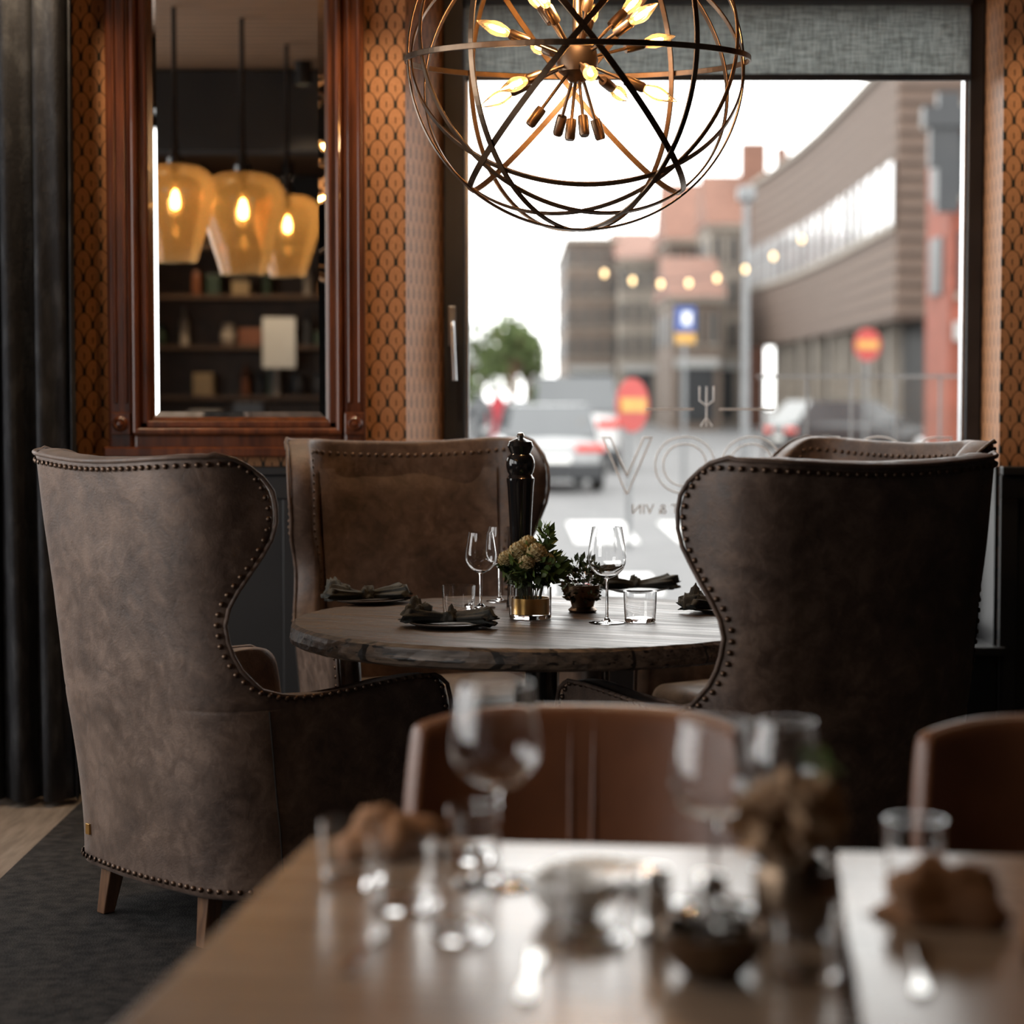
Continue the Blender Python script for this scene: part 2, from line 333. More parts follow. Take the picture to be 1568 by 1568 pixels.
# ---------------------------------------------------------------- wing chairs
EDGE=[(.135,.70),(.50,.72),(.555,.71),(.585,.68),(.595,.60),(.600,.5),(.606,.35),(.62,.24),(.65,.155),(.69,.115),(.75,.09),(.82,.085),(.87,.105),(.92,.145),(.97,.19),(1.02,.225),(1.07,.24),(1.12,.232),(1.16,.205),(1.19,.155),(1.207,.10)]
RC=.17
def halfw(v): return .385+.02*max(0,min(1,(v-.16)/1.0))
def sm(a,b,x):
    t=max(0,min(1,(x-a)/(b-a))); return t*t*(3-2*t)
def a_of(s,v):
    w=halfw(v)
    if s<RC: return (w-RC)+RC*math.acos(1-s/RC)
    return (w-RC)+RC*pi/2+(s-RC)
def shellpt(a,v,off=0):
    w=halfw(v); sg=1 if a>=0 else -1; a=abs(a); f=w-RC
    if a<f: x=a; y=-.015*math.cos(a/f*pi/2); nx,ny=0,-1
    elif a<f+RC*pi/2:
        th=(a-f)/RC; x=f+RC*math.sin(th); y=RC*(1-math.cos(th)); nx,ny=math.sin(th),-math.cos(th)
    else:
        d=a-f-RC*pi/2; y=RC+d; x=w+d*(.02+.20*sm(.8,1.05,v)); nx,ny=1,0
    rise=.12*max(0,y-.18)*sm(.25,.58,v)*(1-sm(.62,.67,v))
    y-=.13*max(0,v-.25)
    z=v+rise - .010*sm(1.0,1.2,v)*math.cos(min(1,a/.5)*pi)
    k=mnoise.noise(Vector((x*5*sg,y*5,z*4)))*.006+mnoise.noise(Vector((x*13*sg,y*13,z*9)))*.002
    off+=k
    return Vector((sg*(x+nx*off),y+ny*off,z))
def wing_chair(loc,rz,tag=False):
    g=group('wingback_armchair',loc,rz)
    vs=[.135,.155,.19,.24,.32,.40,.47,.52,.555,.575,.586,.594,.599,.604,.610,.618,.632,.65,.67,.70,.735,.77,.81,.85,.89,.93,.97,1.01,1.05,1.09,1.12,1.15,1.175,1.193,1.207]
    nc=60; V=[];F=[]
    for v in vs:
        am=a_of(lerp_tab(EDGE,v),v)
        for i in range(nc+1):
            V.append(shellpt(am*(-1+2*i/nc),v))
    for j in range(len(vs)-1):
        for i in range(nc):
            a=j*(nc+1)+i; F.append((a,a+1,a+nc+2,a+nc+1))
    o=mesh('upholstered_shell',V,F,M_leather,g,True)
    s=o.modifiers.new('s','SOLIDIFY'); s.thickness=.07; s.offset=-1; s.use_even_offset=False
    subsurf(o,1)
    path=[]
    for v in vs: path.append(shellpt(-(a_of(lerp_tab(EDGE,v),v)-.006),v,.002))
    v=vs[-1]; am=a_of(lerp_tab(EDGE,v),v)
    L0=len(path)
    path+=[shellpt(-am+2*am*i/40,v,.002)-Vector((0,0,.004)) for i in range(1,40)]
    path+=[Vector((-p.x,p.y,p.z)) for p in reversed(path[:L0])]
    tube('piping',path,.0055,M_leather,g)
    for sg in (-1,1):
        tube('side_seam',[shellpt(sg*a_of(.16,v),v,.0) for v in (.15,.2,.3,.4,.5,.6)],.0022,M_seam,g)
    sp=[]
    for i in range(len(vs)-1):
        for t in (0,.5):
            v=vs[i]*(1-t)+vs[i+1]*t
            if v<1.18: sp.append((-(a_of(lerp_tab(EDGE,v),v)-.026),v))
    L1=len(sp)
    am=a_of(lerp_tab(EDGE,1.18),1.18)-.03
    sp+=[(-am+2*am*i/60,1.183) for i in range(1,60)]
    sp+=[(-a,v) for a,v in reversed(sp[:L1])]
    P=[shellpt(a,v,.003) for a,v in sp]
    bot=[shellpt(-.95+1.9*i/90,.162,.003) for i in range(91)]
    V=[];F=[]
    def studs(P,step,front=0):
        acc=0
        for p,q in zip(P,P[1:]):
            L=(q-p).length
            while acc<L:
                c=p+(q-p)*(acc/L)
                n=len(V); r=.0075
                n3=Vector((c.x*1.2,(c.y-.25),0)); n3.normalize()
                if abs(c.x)<.2: n3=Vector((0,-1,0))
                if c.y>.12 and c.z<.7: n3=Vector((1 if c.x>0 else -1,0,0))
                if front: n3=-n3
                t1=n3.cross(Vector((0,0,1))).normalized(); t2=Vector((0,0,1))
                for rr,hh in ((1,0),(.75,.5)):
                    for k in range(6):
                        a=k*pi/3; V.append(c+t1*math.cos(a)*r*rr+t2*math.sin(a)*r*rr+n3*hh*r)
                V.append(c+n3*r*.75)
                for k in range(6):
                    k2=(k+1)%6; F.append((n+k,n+k2,n+6+k2,n+6+k)); F.append((n+6+k,n+6+k2,n+12))
                acc+=step
            acc-=L
    studs(P,.026); studs(bot,.026)
    # the same nail line on the inside of back and wings
    inn=[shellpt(a*.965,min(v,1.168),-.073) for a,v in sp if v>.72]
    studs(inn,.026,1)
    PV=[];PF=[];na,nv=24,16
    for j in range(nv+1):
        v=.46+.66*j/nv
        for i in range(na+1):
            t=-1+2*i/na; w=halfw(v)-.115
            p=Vector((w*t,.050+.030*(1-abs(t)**4)*max(0,math.sin(pi*j/nv))**.5 -.13*max(0,v-.25)+.05*abs(t)**5,v))
            p.y+=.004*mnoise.noise(Vector((p.x*7,0,v*7))); PV.append(p)
    for j in range(nv):
        for i in range(na):
            a=j*(na+1)+i; PF.append((a+1,a,a+na+1,a+na+2))
    mesh('inner_back_pad',PV,PF,M_leather,g,True)
    mesh('nailhead_studs',V,F,M_stud,g,True)
    boxes('seat_base',[(-.33,.33,.07,.68,.15,.33)],M_leather,g,bev=.02)
    c=boxes('seat_cushion',[(-.325,.325,.04,.71,.33,.475)],M_seat,g,bev=.045,seg=5)
    for p in c.data.polygons: p.use_smooth=True
    for i,(x,y,dy,dx) in enumerate(((-.22,.07,-.03,-.01),(.22,.07,-.03,.01),(-.28,.62,.01,-.01),(.28,.62,.01,.01))):
        t,bm=.026,.017
        LV=[(x-bm+dx,y-bm+dy,.0125),(x+bm+dx,y-bm+dy,.0125),(x+bm+dx,y+bm+dy,.0125),(x-bm+dx,y+bm+dy,.0125),(x-t,y-t,.18),(x+t,y-t,.18),(x+t,y+t,.18),(x-t,y+t,.18)]
        bevel(mesh('leg_%d'%(i+1),LV,BF,M_leg,g),.003)
    if tag:
        p=shellpt(-.24,.235,.003); boxes('brass_tag',[(p.x-.009,p.x+.009,p.y-.004,p.y+.003,p.z-.014,p.z+.014)],M_brass,g,bev=.001)
    return g
def face(fx,fy): return math.atan2(-fx,fy)
wing_chair((-.93,5.27,0),face(.743,.669),True)
wing_chair((.80,4.93,0),face(-.5,.866))
wing_chair((-.32,6.72,0),face(.32,-.95))
wing_chair((1.17,6.62,0),face(-.80,-.60))

# ---------------------------------------------------------------- round dining table
TX,TY,TZ=.08,5.62,.76
tb=group('round_dining_table',(TX,TY,0))
R=.665
bm=bmesh.new(); NS=180
prof=[(0,TZ-.055),(.5,TZ-.055),(R-.014,TZ-.055),(R-.003,TZ-.048),(R,TZ-.035),(R-.002,TZ-.018),(R-.004,TZ-.008),(R-.014,TZ),(.6,TZ),(0,TZ)]
rings=[]
for i in range(NS):
    a=2*pi*i/NS; ring=[]
    for k,(r,z) in enumerate(prof):
        if r>.62:
            r+=.004*mnoise.noise(Vector((math.cos(a)*9,math.sin(a)*9,z*30)))+.0025*mnoise.noise(Vector((math.cos(a)*40,math.sin(a)*40,z*50)))
            if 0<k<len(prof)-2: z+=.0015*mnoise.noise(Vector((math.cos(a)*25,math.sin(a)*25,k)))
        ring.append(bm.verts.new((r*math.cos(a),r*math.sin(a),z)))
    rings.append(ring)
for i in range(NS):
    A=rings[i];B=rings[(i+1)%NS]
    for k in range(len(prof)-1): bm.faces.new((A[k],B[k],B[k+1],A[k+1]))
bmesh.ops.remove_doubles(bm,verts=bm.verts,dist=1e-5)
me=bpy.data.meshes.new('top'); bm.to_mesh(me); bm.free(); me.materials.append(M_table)
o=link(bpy.data.objects.new('top',me),tb); o.rotation_euler=(0,0,-.45)
lathe('pedestal',[(0,.06),(.30,.06),(.31,.03),(.30,.0125),(0,.0125)],M_black,tb,seg=48)
lathe('column',[(.05,.05),(.045,.1),(.045,.64),(.09,.68),(.28,.69),(.28,.704),(0,.704)],M_black,tb,seg=32)

def wineglass(loc,h=.2,r=.038,name='wine_glass'):
    t=.0012
    outer=[(.0005,0),(r*.95,0),(r*.95,.002),(r*.3,.005),(.0045,.014),(.0038,.03),(.0038,h*.42),(.006,h*.46),(r*.3,h*.475),(r*.6,h*.505),(r*.85,h*.56),(r*.97,h*.62),(r,h*.68),(r*.97,h*.76),(r*.91,h*.84),(r*.85,h*.92),(r*.78,h)]
    inner=[(r*.78-t,h),(r*.85-t,h*.92),(r*.91-t,h*.84),(r*.97-t,h*.76),(r-t,h*.68),(r*.97-t,h*.62),(r*.85-t,h*.565),(r*.6-t,h*.512),(r*.3,h*.485),(.0005,h*.48)]
    return lathe(name,outer+inner,M_glass,None,loc,56)
def tumbler(loc,h=.085,r=.04,name='water_glass'):
    return lathe(name,[(.0005,0),(r*.88,0),(r*.92,.003),(r*.95,h*.3),(r*.98,h*.7),(r,h),(r-.0025,h),(r*.98-.0025,h*.7),(r*.95-.0025,h*.3),(r*.9-.0025,.010),(.0005,.008)],M_glass,None,loc,56)
def atTable(px,py):  # footprint on the round table top from measured bearing
    Y=(1.36-TZ)*3267/(py-600); return ((px-784)/3267*Y,Y,TZ+.001)
wineglass(atTable(736,932),.21,.044)
wineglass(atTable(765,922),.215,.040)
wineglass(atTable(930,955),.25,.050)
tumbler(atTable(702,944),.082,.045)
tumbler(atTable(981,953),.08,.044)
def crumple(name,loc,sx,sy,sz,mt,seed,rz=0,parent=None,res=(40,20)):
    V=[];F=[];a,b=res
    off=Vector((seed*3.1,seed*1.7,seed))
    for j in range(b+1):
        ph=pi*j/b
        for i in range(a):
            th=2*pi*i/a
            d=Vector((math.sin(ph)*math.cos(th),math.sin(ph)*math.sin(th),math.cos(ph)))
            n=mnoise.noise(d*1.8+off); n2=mnoise.noise(d*4.5+off)
            rr=1+.45*n+.35*abs(n2)
            p=d*rr; z=max(p.z*sz,0.0)
            V.append((p.x*sx,p.y*sy,z))
    for j in range(b):
        for i in range(a):
            F.append((j*a+i,(j+1)*a+i,(j+1)*a+(i+1)%a,j*a+(i+1)%a))
    o=mesh(name,V,F,mt,parent,True,loc,(0,0,rz)); w=o.modifiers.new('w','WELD'); w.merge_threshold=1e-4
    return o
def napkin_plate(loc,rz,seed,r=.11):
    g=group('plate_with_napkin',loc,rz)
    lathe('plate',[(0,0),(r*.6,0),(r*.98,.010),(r,.013),(r*.97,.014),(r*.6,.005),(0,.005)],M_plate,g)
    mt=M_napkin
    V=[];F=[];n=36;k=36
    for i in range(n+1):
        t=-1+2*i/n; ww=.011+.034*abs(t)**.9; hh=.010+.012*abs(t)
        if abs(t)>.93: ww*=.8; hh*=.5
        for q in range(k):
            a=2*pi*q/k; rf=1+(.26*math.sin(a*8+seed)+.12*math.sin(a*13+t*3))*abs(t)+.15*math.sin(a*3+t*5+seed)
            V.append((t*.115+.012*math.sin(a*5+seed)*abs(t),ww*rf*math.cos(a)+.02*math.sin(t*2.3+seed),.010+hh+hh*rf*math.sin(a)))
    for i in range(n):
        for q in range(k): F.append((i*k+q,i*k+(q+1)%k,(i+1)*k+(q+1)%k,(i+1)*k+q))
    F+= [tuple(range(k-1,-1,-1)),tuple(n*k+q for q in range(k))]
    mesh('napkin',V,F,mt,g,True)
    crumple('napkin_end',(-.085,.02,.014),.035,.03,.045,mt,seed,0,g)
    crumple('napkin_knot',(.0,.012,.014),.02,.022,.030,mt,seed+2,0,g)
    return g
x,y,z=atTable(562,924); napkin_plate((x,y,z),.15,1,.105)
x,y,z=atTable(688,961); napkin_plate((x,y,z),-.12,2,.105)
x,y,z=atTable(975,907); napkin_plate((x,y,z),.3,3,.10)
x,y,z=atTable(1112,938); napkin_plate((x,y,z),.5,4,.10)
x,y,z=atTable(797,930)
pm=group('pepper_mill',(x,y,z))
lathe('body',[(r*1.08,h*1.02) for r,h in [(0,0),(.036,0),(.037,.01),(.034,.02),(.033,.06),(.028,.10),(.026,.16),(.029,.24),(.034,.33),(.036,.345),(.036,.352),(.033,.356),(.030,.362),(.034,.37),(.037,.385),(.037,.40),(.033,.412),(.026,.42),(.030,.43),(.034,.44),(.030,.452),(.016,.458),(.008,.462),(0,.463)]],M_black,pm,seg=48)
lathe('finial',[(0,.470),(.008,.471),(.011,.478),(.008,.485),(0,.487)],M_steel,pm,seg=24)
def leaves(name,n,rad,mt,parent,loc=(0,0,0),size=.018,squash=(1,1,1),shell=.3,aspect=.5,zmin=-9):
    V=[];F=[]
    for _ in range(n):
        d=Vector((random.gauss(0,1),random.gauss(0,1),random.gauss(0,1))); d.normalize()
        r=rad*(shell+(1-shell)*random.random()**.5)
        c=Vector((d.x*squash[0],d.y*squash[1],d.z*squash[2]))*r
        if c.z<zmin: continue
        ax=(d+Vector((random.uniform(-.7,.7),random.uniform(-.7,.7),random.uniform(-.4,.9)))).normalized()
        sd=ax.cross(Vector((random.random(),random.random(),random.random()))).normalized()
        s=size*random.uniform(.6,1.3); nn=ax.cross(sd)
        k=len(V)
        V+=[c-ax*s*.5,c+sd*s*aspect*.5+nn*s*.1,c+ax*s*.1+sd*s*aspect*.48,c+ax*s*.6,c+ax*s*.1-sd*s*aspect*.48,c-sd*s*aspect*.5+nn*s*.1]
        F+=[(k,k+1,k+2,k+3),(k,k+3,k+4,k+5)]
    return mesh(name,V,F,mt,parent,True,loc)
def blossom(name,loc,r,mt,parent,n=60):
    V=[];F=[]
    for i in range(n):
        t=(i+.5)/n; ph=math.acos(1-1.5*t); th=i*2.399
        d=Vector((math.sin(ph)*math.cos(th),math.sin(ph)*math.sin(th),math.cos(ph)))
        u=d.cross(Vector((0,0,1))).normalized() if abs(d.z)<.99 else Vector((1,0,0)); w=d.cross(u)
        c=d*r*.8; s=r*.42; k=len(V)
        V+=[c-w*s+d*s*.35,c-u*s,c-d*s*.5,c+u*s,c+w*s*.6-d*.1*s]
        F+=[(k,k+1,k+2),(k,k+2,k+3),(k+2,k+1,k+4),(k+2,k+4,k+3)]
    return mesh(name,V,F,mt,parent,True,loc)
x,y,z=atTable(812,948)
fv=group('flower_arrangement',(x,y,z))
lathe('glass_vase',[(.0005,0),(.053,0),(.056,.004),(.0565,.04),(.057,.085),(.054,.085),(.0535,.04),(.053,.012),(.0005,.010)],M_glass,fv,seg=48)
lathe('gold_band',[(.0505,.014),(.0508,.055),(.0495,.055),(.0492,.014)],M_brass,fv,seg=48,closed=True)
for i in range(14):
    a=i*2.4; tube('stem',[(.02*math.cos(a),.02*math.sin(a),.02),(.035*math.cos(a),.035*math.sin(a),.09),(.06*math.cos(a),.06*math.sin(a),.13+.03*math.sin(i*1.7))],.0018,M_leafd,fv)
leaves('dark_foliage',300,.072,M_leafd,fv,(0,0,.125),.028,(1.1,1.1,.6))
leaves('fresh_foliage',240,.082,M_leaf,fv,(.01,0,.14),.032,(1.1,1.1,.65),shell=.6)
random.seed(11)
for (dx,dy,dz,r) in ((-.03,-.035,.175,.032),(.015,-.05,.172,.032),(-.062,-.01,.155,.026),(-.005,.01,.19,.03),(.045,-.025,.155,.022),(-.01,-.07,.15,.024)):
    blossom('cream_flower',(dx,dy,dz),r,M_cream,fv)
tube('tall_sprig',[(.02,0,.1),(.035,-.01,.18),(.05,-.01,.25)],.002,M_leafd,fv)
leaves('sprig_leaves',46,.042,M_leaf,fv,(.042,-.01,.21),.03,(.6,.6,1.2),shell=.2)
x,y,z=atTable(886,938)
ch=group('candle_holder',(x+.012,y,z))
lathe('cup',[(0,0),(.036,0),(.04,.006),(.030,.015),(.034,.03),(.046,.05),(.048,.075),(.044,.075),(.04,.05),(.0,.04)],M_bronze,ch)
lathe('candle_glass',[(.028,.045),(.03,.095),(.0285,.095),(.0265,.048)],M_glass,ch,closed=True)
leaves('dark_wreath',220,.060,M_leafd,ch,(.0,0,.085),.022,(.95,.95,1.2),shell=.5)
leaves('seed_pods',110,.055,M_bronze,ch,(0,0,.07),.017,(1,1,1),shell=.7,aspect=.9)

# ---------------------------------------------------------------- orb chandelier
CX,CY,CZ,CR=.173,5.7,2.235,.452
cd=group('orb_chandelier',(CX,CY,CZ))
def band(r,tilt,az,w=.016,t=.005,off=0):
    seg=120; V=[];F=[]
    for i in range(seg):
        a=2*pi*i/seg
        for (dr,dz) in ((0,-w/2),(t,-w/2),(t,w/2),(0,w/2)):
            V.append(((r+dr)*math.cos(a),(r+dr)*math.sin(a),off+dz))
    for i in range(seg):
        j=(i+1)%seg
        for k in range(4):
            k2=(k+1)%4; F.append((i*4+k,j*4+k,j*4+k2,i*4+k2))
    o=mesh('ring',V,F,M_bronze,cd)
    o.rotation_euler=(Matrix.Rotation(az,3,'Z')@Matrix.Rotation(tilt,3,'X')).to_euler()
    bevel(o,.001,1)
D=math.radians
band(CR,D(3),0,w=.015)
band(CR-.004,D(84),D(8))
band(CR-.008,D(90),D(52))
band(CR-.008,D(90),D(-50))
band(CR-.012,D(51),D(92))
band(CR-.012,D(-50),D(88))
band(CR-.016,D(53),D(3))
band(CR-.016,D(70),D(22))
band(CR-.018,D(71),D(-22))
lathe('hub',[(0,-.06),(.018,-.058),(.03,-.045),(.05,-.03),(.055,0),(.05,.03),(.03,.045),(.014,.06),(.011,.2),(.011,.865),(0,.865)],M_bronze,cd)
lathe('canopy',[(0,.84),(.06,.84),(.065,.862),(0,.862)],M_bronze,cd)
def lamp_arm(d,L=.10,lit=True):
    d=Vector(d).normalized(); q=Vector((0,0,1)).rotation_difference(d)
    tube('arm',[tuple(d*.03),tuple(d*(.03+L))],.0045,M_bronze,cd)
    s=lathe('socket',[(0,0),(.013,0),(.014,.01),(.014,.05),(.011,.056),(0,.056)],M_bronze,cd,loc=d*(.02+L),seg=20); s.rotation_mode='QUATERNION'; s.rotation_quaternion=q
    if lit:
        g=lathe('bulb',[(.010,0),(.014,.01),(.019,.03),(.0185,.045),(.011,.07),(.004,.088),(.0,.095)],M_bulbglass,cd,loc=d*(.075+L),seg=20); g.rotation_mode='QUATERNION'; g.rotation_quaternion=q
        f=lathe('filament',[(0,0),(.005,.004),(.0075,.02),(.006,.042),(0,.05)],M_fil,cd,loc=d*(.085+L),seg=10); f.rotation_mode='QUATERNION'; f.rotation_quaternion=q
for d in ((-1,-.2,.36),(-.38,-.6,.55),(.60,-.5,.36),(.95,.3,.28),(-.95,.2,-.42),(.12,-1,-.30),(.95,-.2,-.42),(.5,.8,-.25),(-.45,.9,.3),(.2,.8,.7),(-.7,-.6,-.35),(.15,-.5,.85),(-.5,.4,.8),(.65,.3,.7)):
    lamp_arm(d,.12,True)
for d in ((-.55,-.1,-.75),(-.1,-.15,-1),(.28,.1,-.9),(-.25,.5,-.9),(.08,-.3,-.95)):
    lamp_arm(d,.14,False)
L=bpy.data.lights.new('chandelier_glow','POINT'); L.energy=22; L.color=(1,.6,.3); L.shadow_soft_size=.05
o=bpy.data.objects.new('glow',L); o.location=(0,-.12,.16); link(o,cd)

# ---------------------------------------------------------------- amber pendants (seen in mirror)
def pendant(x,y,zb,k=1.0):
    g=group('pendant_lamp',(x,y,zb))
    sc=lambda P:[(r*k,z*k) for r,z in P]
    lathe('shade',sc([(.098,0),(.112,.05),(.135,.12),(.160,.20),(.180,.27),(.187,.32),(.178,.37),(.152,.41),(.105,.435),(.035,.445)]),M_amber,g,seg=48)
    T=ZC-zb-.003
    lathe('cap',sc([(.036,.44),(.036,.47),(.02,.49),(.014,.55),(.012,.56)])+[(.011,T),(0,T)],M_black,g,seg=24)
    lathe('socket',sc([(0,.44),(.02,.44),(.02,.36),(.0,.355)]),M_black,g,seg=20)
    lathe('bulb',sc([(0,.355),(.015,.35),(.032,.30),(.036,.26),(.03,.225),(.012,.205),(0,.203)]),M_bulbglass,g,seg=24)
    lathe('filament',sc([(0,.33),(.012,.32),(.022,.28),(.019,.245),(0,.235)]),M_fil2,g,seg=12)
    L=bpy.data.lights.new('pendant_glow','POINT'); L.energy=22; L.color=(1,.56,.26); L.shadow_soft_size=.012
    o=bpy.data.objects.new('glow',L); o.location=(0,0,.28*k); link(o,g)
pendant(-1.26,4.3,1.91,1.08); pendant(-1.13,3.55,1.94,.93); pendant(-1.53,4.6,1.95)

# ---------------------------------------------------------------- rear shelving (mirror only)
sh=group('shelving_unit',(-2.3,YB+.02,0))
M_shelf=mat('shelf_wood',(.10,.055,.03),.5,0,(.06,.033,.018),6)
L=[(-.95,-.91,0,.34,0.002,2.7),(.91,.95,0,.34,0.002,2.7),(-.95,.95,0,.02,0.002,2.7)]+[(-.91,.91,.02,.34,z,z+.03) for z in (.1,.5,.9,1.3,1.7,2.1,2.5)]
boxes('carcass',L,M_shelf,sh)
colr=[(.38,.19,.08),(.42,.36,.30),(.05,.05,.055),(.20,.07,.03),(.30,.21,.11),(.03,.05,.03)]
BM=[mat('box_%d'%i,c,.45) for i,c in enumerate(colr)]
random.seed(21)
for z in (.93,1.33,1.73,2.13):
    xx=-.86
    while xx<.76:
        q=random.random(); mt=random.choice(BM)
        if q<.28:
            w=random.uniform(.10,.22); boxes('storage_box',[(xx,xx+w,.05,.28,z+.001,z+random.uniform(.08,.2))],mt,sh,bev=.004)
        elif q<.5:
            w=.075; h=random.uniform(.24,.31); lathe('bottle',[(0,0),(.036,0),(.037,.01),(.037,h*.58),(.030,h*.68),(.013,h*.78),(.012,h),(0,h)],mt,sh,loc=(xx+.037,.17,z+.001),seg=20)
        elif q<.68:
            w=.13; r=.06; lathe('jar',[(0,0),(r*.7,0),(r,.03),(r,.10),(r*.75,.14),(r*.8,.15),(r*.8,.17),(0,.18)],mt,sh,loc=(xx+.065,.17,z+.001),seg=24)
        elif q<.76:
            w=0
            for _ in range(random.randint(3,4)):
                t=random.uniform(.018,.04); boxes('book',[(xx+w,xx+w+t,.08,.26,z+.001,z+random.uniform(.18,.27))],random.choice(BM),sh,bev=.002); w+=t+.002
        else: w=.12
        xx+=w+random.uniform(.02,.10)
boxes('notice_sheet',[(.32,.58,.345,.349,1.55,1.95)],M_white,sh)
ct=group('service_counter',(-1.9,-1.4,0))
boxes('counter_body',[(-.9,1.2,-.3,.3,.002,1.02)],M_shelf,ct,bev=.01); boxes('counter_top',[(-.95,1.25,-.34,.34,1.021,1.06)],M_ntable,ct,bev=.005)
for i in range(5):
    boxes('crate_%d'%i,[(-.8+i*.33,-.58+i*.33,-.15,.12,1.061,1.061+.1+.06*(i%3))],BM[i%5],ct,bev=.006)

# ---------------------------------------------------------------- near tables
NT=math.radians(-7)
def near_table(x,y,w,d):
    g=group('dining_table',(x,y,0),NT)
    boxes('top',[(0,w,-d,0,.722,.75)],M_ntable,g,bev=.004)
    boxes('apron',[(.05,w-.05,-d+.05,-.05,.64,.721)],M_black,g)
    boxes('column',[(w/2-.04,w/2+.04,-d/2-.04,-d/2+.04,.03,.64)],M_black,g)
    boxes('foot',[(w/2-.26,w/2+.26,-d/2-.26,-d/2+.26,.0125,.03)],M_black,g,bev=.004)
near_table(-.275,2.90,.70,1.35)
ct7,st7=math.cos(NT),math.sin(NT)
near_table(-.275+.712*ct7,2.90+.712*st7,.70,1.35)
def tub_chair(loc,rz):
    g=group('dining_chair',loc,rz)
    V=[];F=[];nc=36;nr=14
    for j in range(nr+1):
        v=j/nr
        for i in range(nc+1):
            a=(-1+2*i/nc)*(1.2-.2*v**2)
            R=.285+.025*v
            top=1-.10*abs(math.sin(a))**4
            V.append((R*math.sin(a),-R*.62*math.cos(a)-.07-.06*v,.43+(.43*v)*top))
    for j in range(nr):
        for i in range(nc):
            a=j*(nc+1)+i; F.append((a,a+1,a+nc+2,a+nc+1))
    o=mesh('back_shell',V,F,M_tan,g,True); s=o.modifiers.new('s','SOLIDIFY'); s.thickness=.04; s.offset=0; subsurf(o,1)
    for a in (-.06,.06):
        tube('back_seam',[((.285+.025*k/8)*math.sin(a),-(.285+.025*k/8)*.62*math.cos(a)-.07-.06*k/8+.018,.46+.38*k/8) for k in range(9)],.006,M_tan,g)
    boxes('seat',[(-.25,.25,-.22,.26,.40,.49)],M_tan,g,bev=.04,seg=4)
    for i,(x,y) in enumerate(((-.2,-.18),(.2,-.18),(-.2,.2),(.2,.2))):
        lathe('leg_%d'%(i+1),[(0,.0125),(.011,.0125),(.018,.41),(0,.41)],M_black,g,loc=(x,y,0),seg=16)
tub_chair((.09,3.09,0),pi-.08)
tub_chair((.86,2.99,0),pi-.12)

NZ=.751
wineglass((-.02,2.62,NZ),.25,.056)
wineglass((.24,2.50,NZ),.22,.052)
wineglass((.35,2.70,NZ),.19,.046)
tumbler((-.13,2.50,NZ),.085,.040); tumbler((-.20,2.62,NZ),.08,.038); tumbler((.09,2.34,NZ),.085,.042); tumbler((.50,2.62,NZ),.08,.038)
tumbler((-.06,2.36,NZ),.05,.035,'tealight_glass'); tumbler((.31,2.20,NZ),.07,.036); tumbler((-.05,2.76,NZ),.07,.036)
def tan_napkin(loc,rz,seed):
    crumple('folded_napkin',loc,.07,.045,.055,M_tannap,seed,rz)
tan_napkin((-.16,2.78,NZ),.3,5)
tan_napkin((.50,2.44,NZ),-.2,6); tan_napkin((.62,2.28,NZ),.6,9)
lathe('side_plate',[(0,0),(.045,0),(.073,.010),(.075,.013),(.073,.014),(.045,.005),(0,.005)],M_white,None,(.11,2.63,NZ),64)
lathe('sugar_bowl',[(0,0),(.03,0),(.045,.02),(.05,.045),(.047,.045),(.04,.02),(0,.006)],M_white,None,(.07,2.46,NZ),48)
pg=group('potted_dried_flowers',(.32,2.37,NZ))
lathe('pot',[(0,0),(.035,0),(.048,.02),(.05,.06),(.044,.08),(.04,.08),(.044,.06),(.0,.02)],M_bronze,pg)
leaves('dried_heads',200,.060,M_dry,pg,(-.01,.01,.13),.03,(1.1,1,.75),aspect=.9)
leaves('green_sprig',26,.04,M_leaf,pg,(.03,.03,.19),.022,(.6,.6,1.2))
bw_=group('bronze_bowl_of_cones',(.21,2.20,NZ))
lathe('bowl',[(0,0),(.03,0),(.05,.02),(.058,.05),(.054,.05),(.045,.02),(0,.008)],M_bronze,bw_)
leaves('cones',130,.04,M_steel,bw_,(0,0,.05),.02,(1,1,.6),aspect=.9)
lathe('salt_shaker',[(0,0),(.02,0),(.022,.01),(.018,.05),(.02,.06),(.016,.075),(0,.078)],M_steel,None,(.16,2.37,NZ),32)
lathe('pepper_shaker',[(0,0),(.02,0),(.022,.01),(.018,.05),(.02,.06),(.016,.075),(0,.078)],M_steel,None,(.22,2.34,NZ),32)
def cutlery(loc,rz,kind):
    g=group('table_'+kind,loc,rz)
    if kind=='fork':
        prism('handle',[(-.1,-.007),(-.02,-.003),(.03,-.003),(.045,-.011),(.06,-.012),(.06,.012),(.045,.011),(.03,.003),(-.02,.003),(-.1,.007)],.001,.004,M_steel,g)
        for k in (-.0105,-.0035,.0035,.0105): boxes('tine',[(.059,.10,k-.0015,k+.0015,.001,.004)],M_steel,g)
    else:
        pts=[(-.10,-.006),(-.09,-.009),(-.02,-.004),(.02,-.004),(.03,-.010),(.09,-.011),(.105,0),(.09,.008),(.03,.006),(.02,.004),(-.02,.004),(-.09,.009),(-.10,.006)]
        prism('blade',pts,.001,.004,M_steel,g,bev=.0008)
cutlery((-.16,2.30,NZ),1.45,'fork'); cutlery((.02,2.20,NZ),1.5,'knife'); cutlery((.43,2.22,NZ),1.4,'knife'); cutlery((.70,2.50,NZ),1.2,'fork')

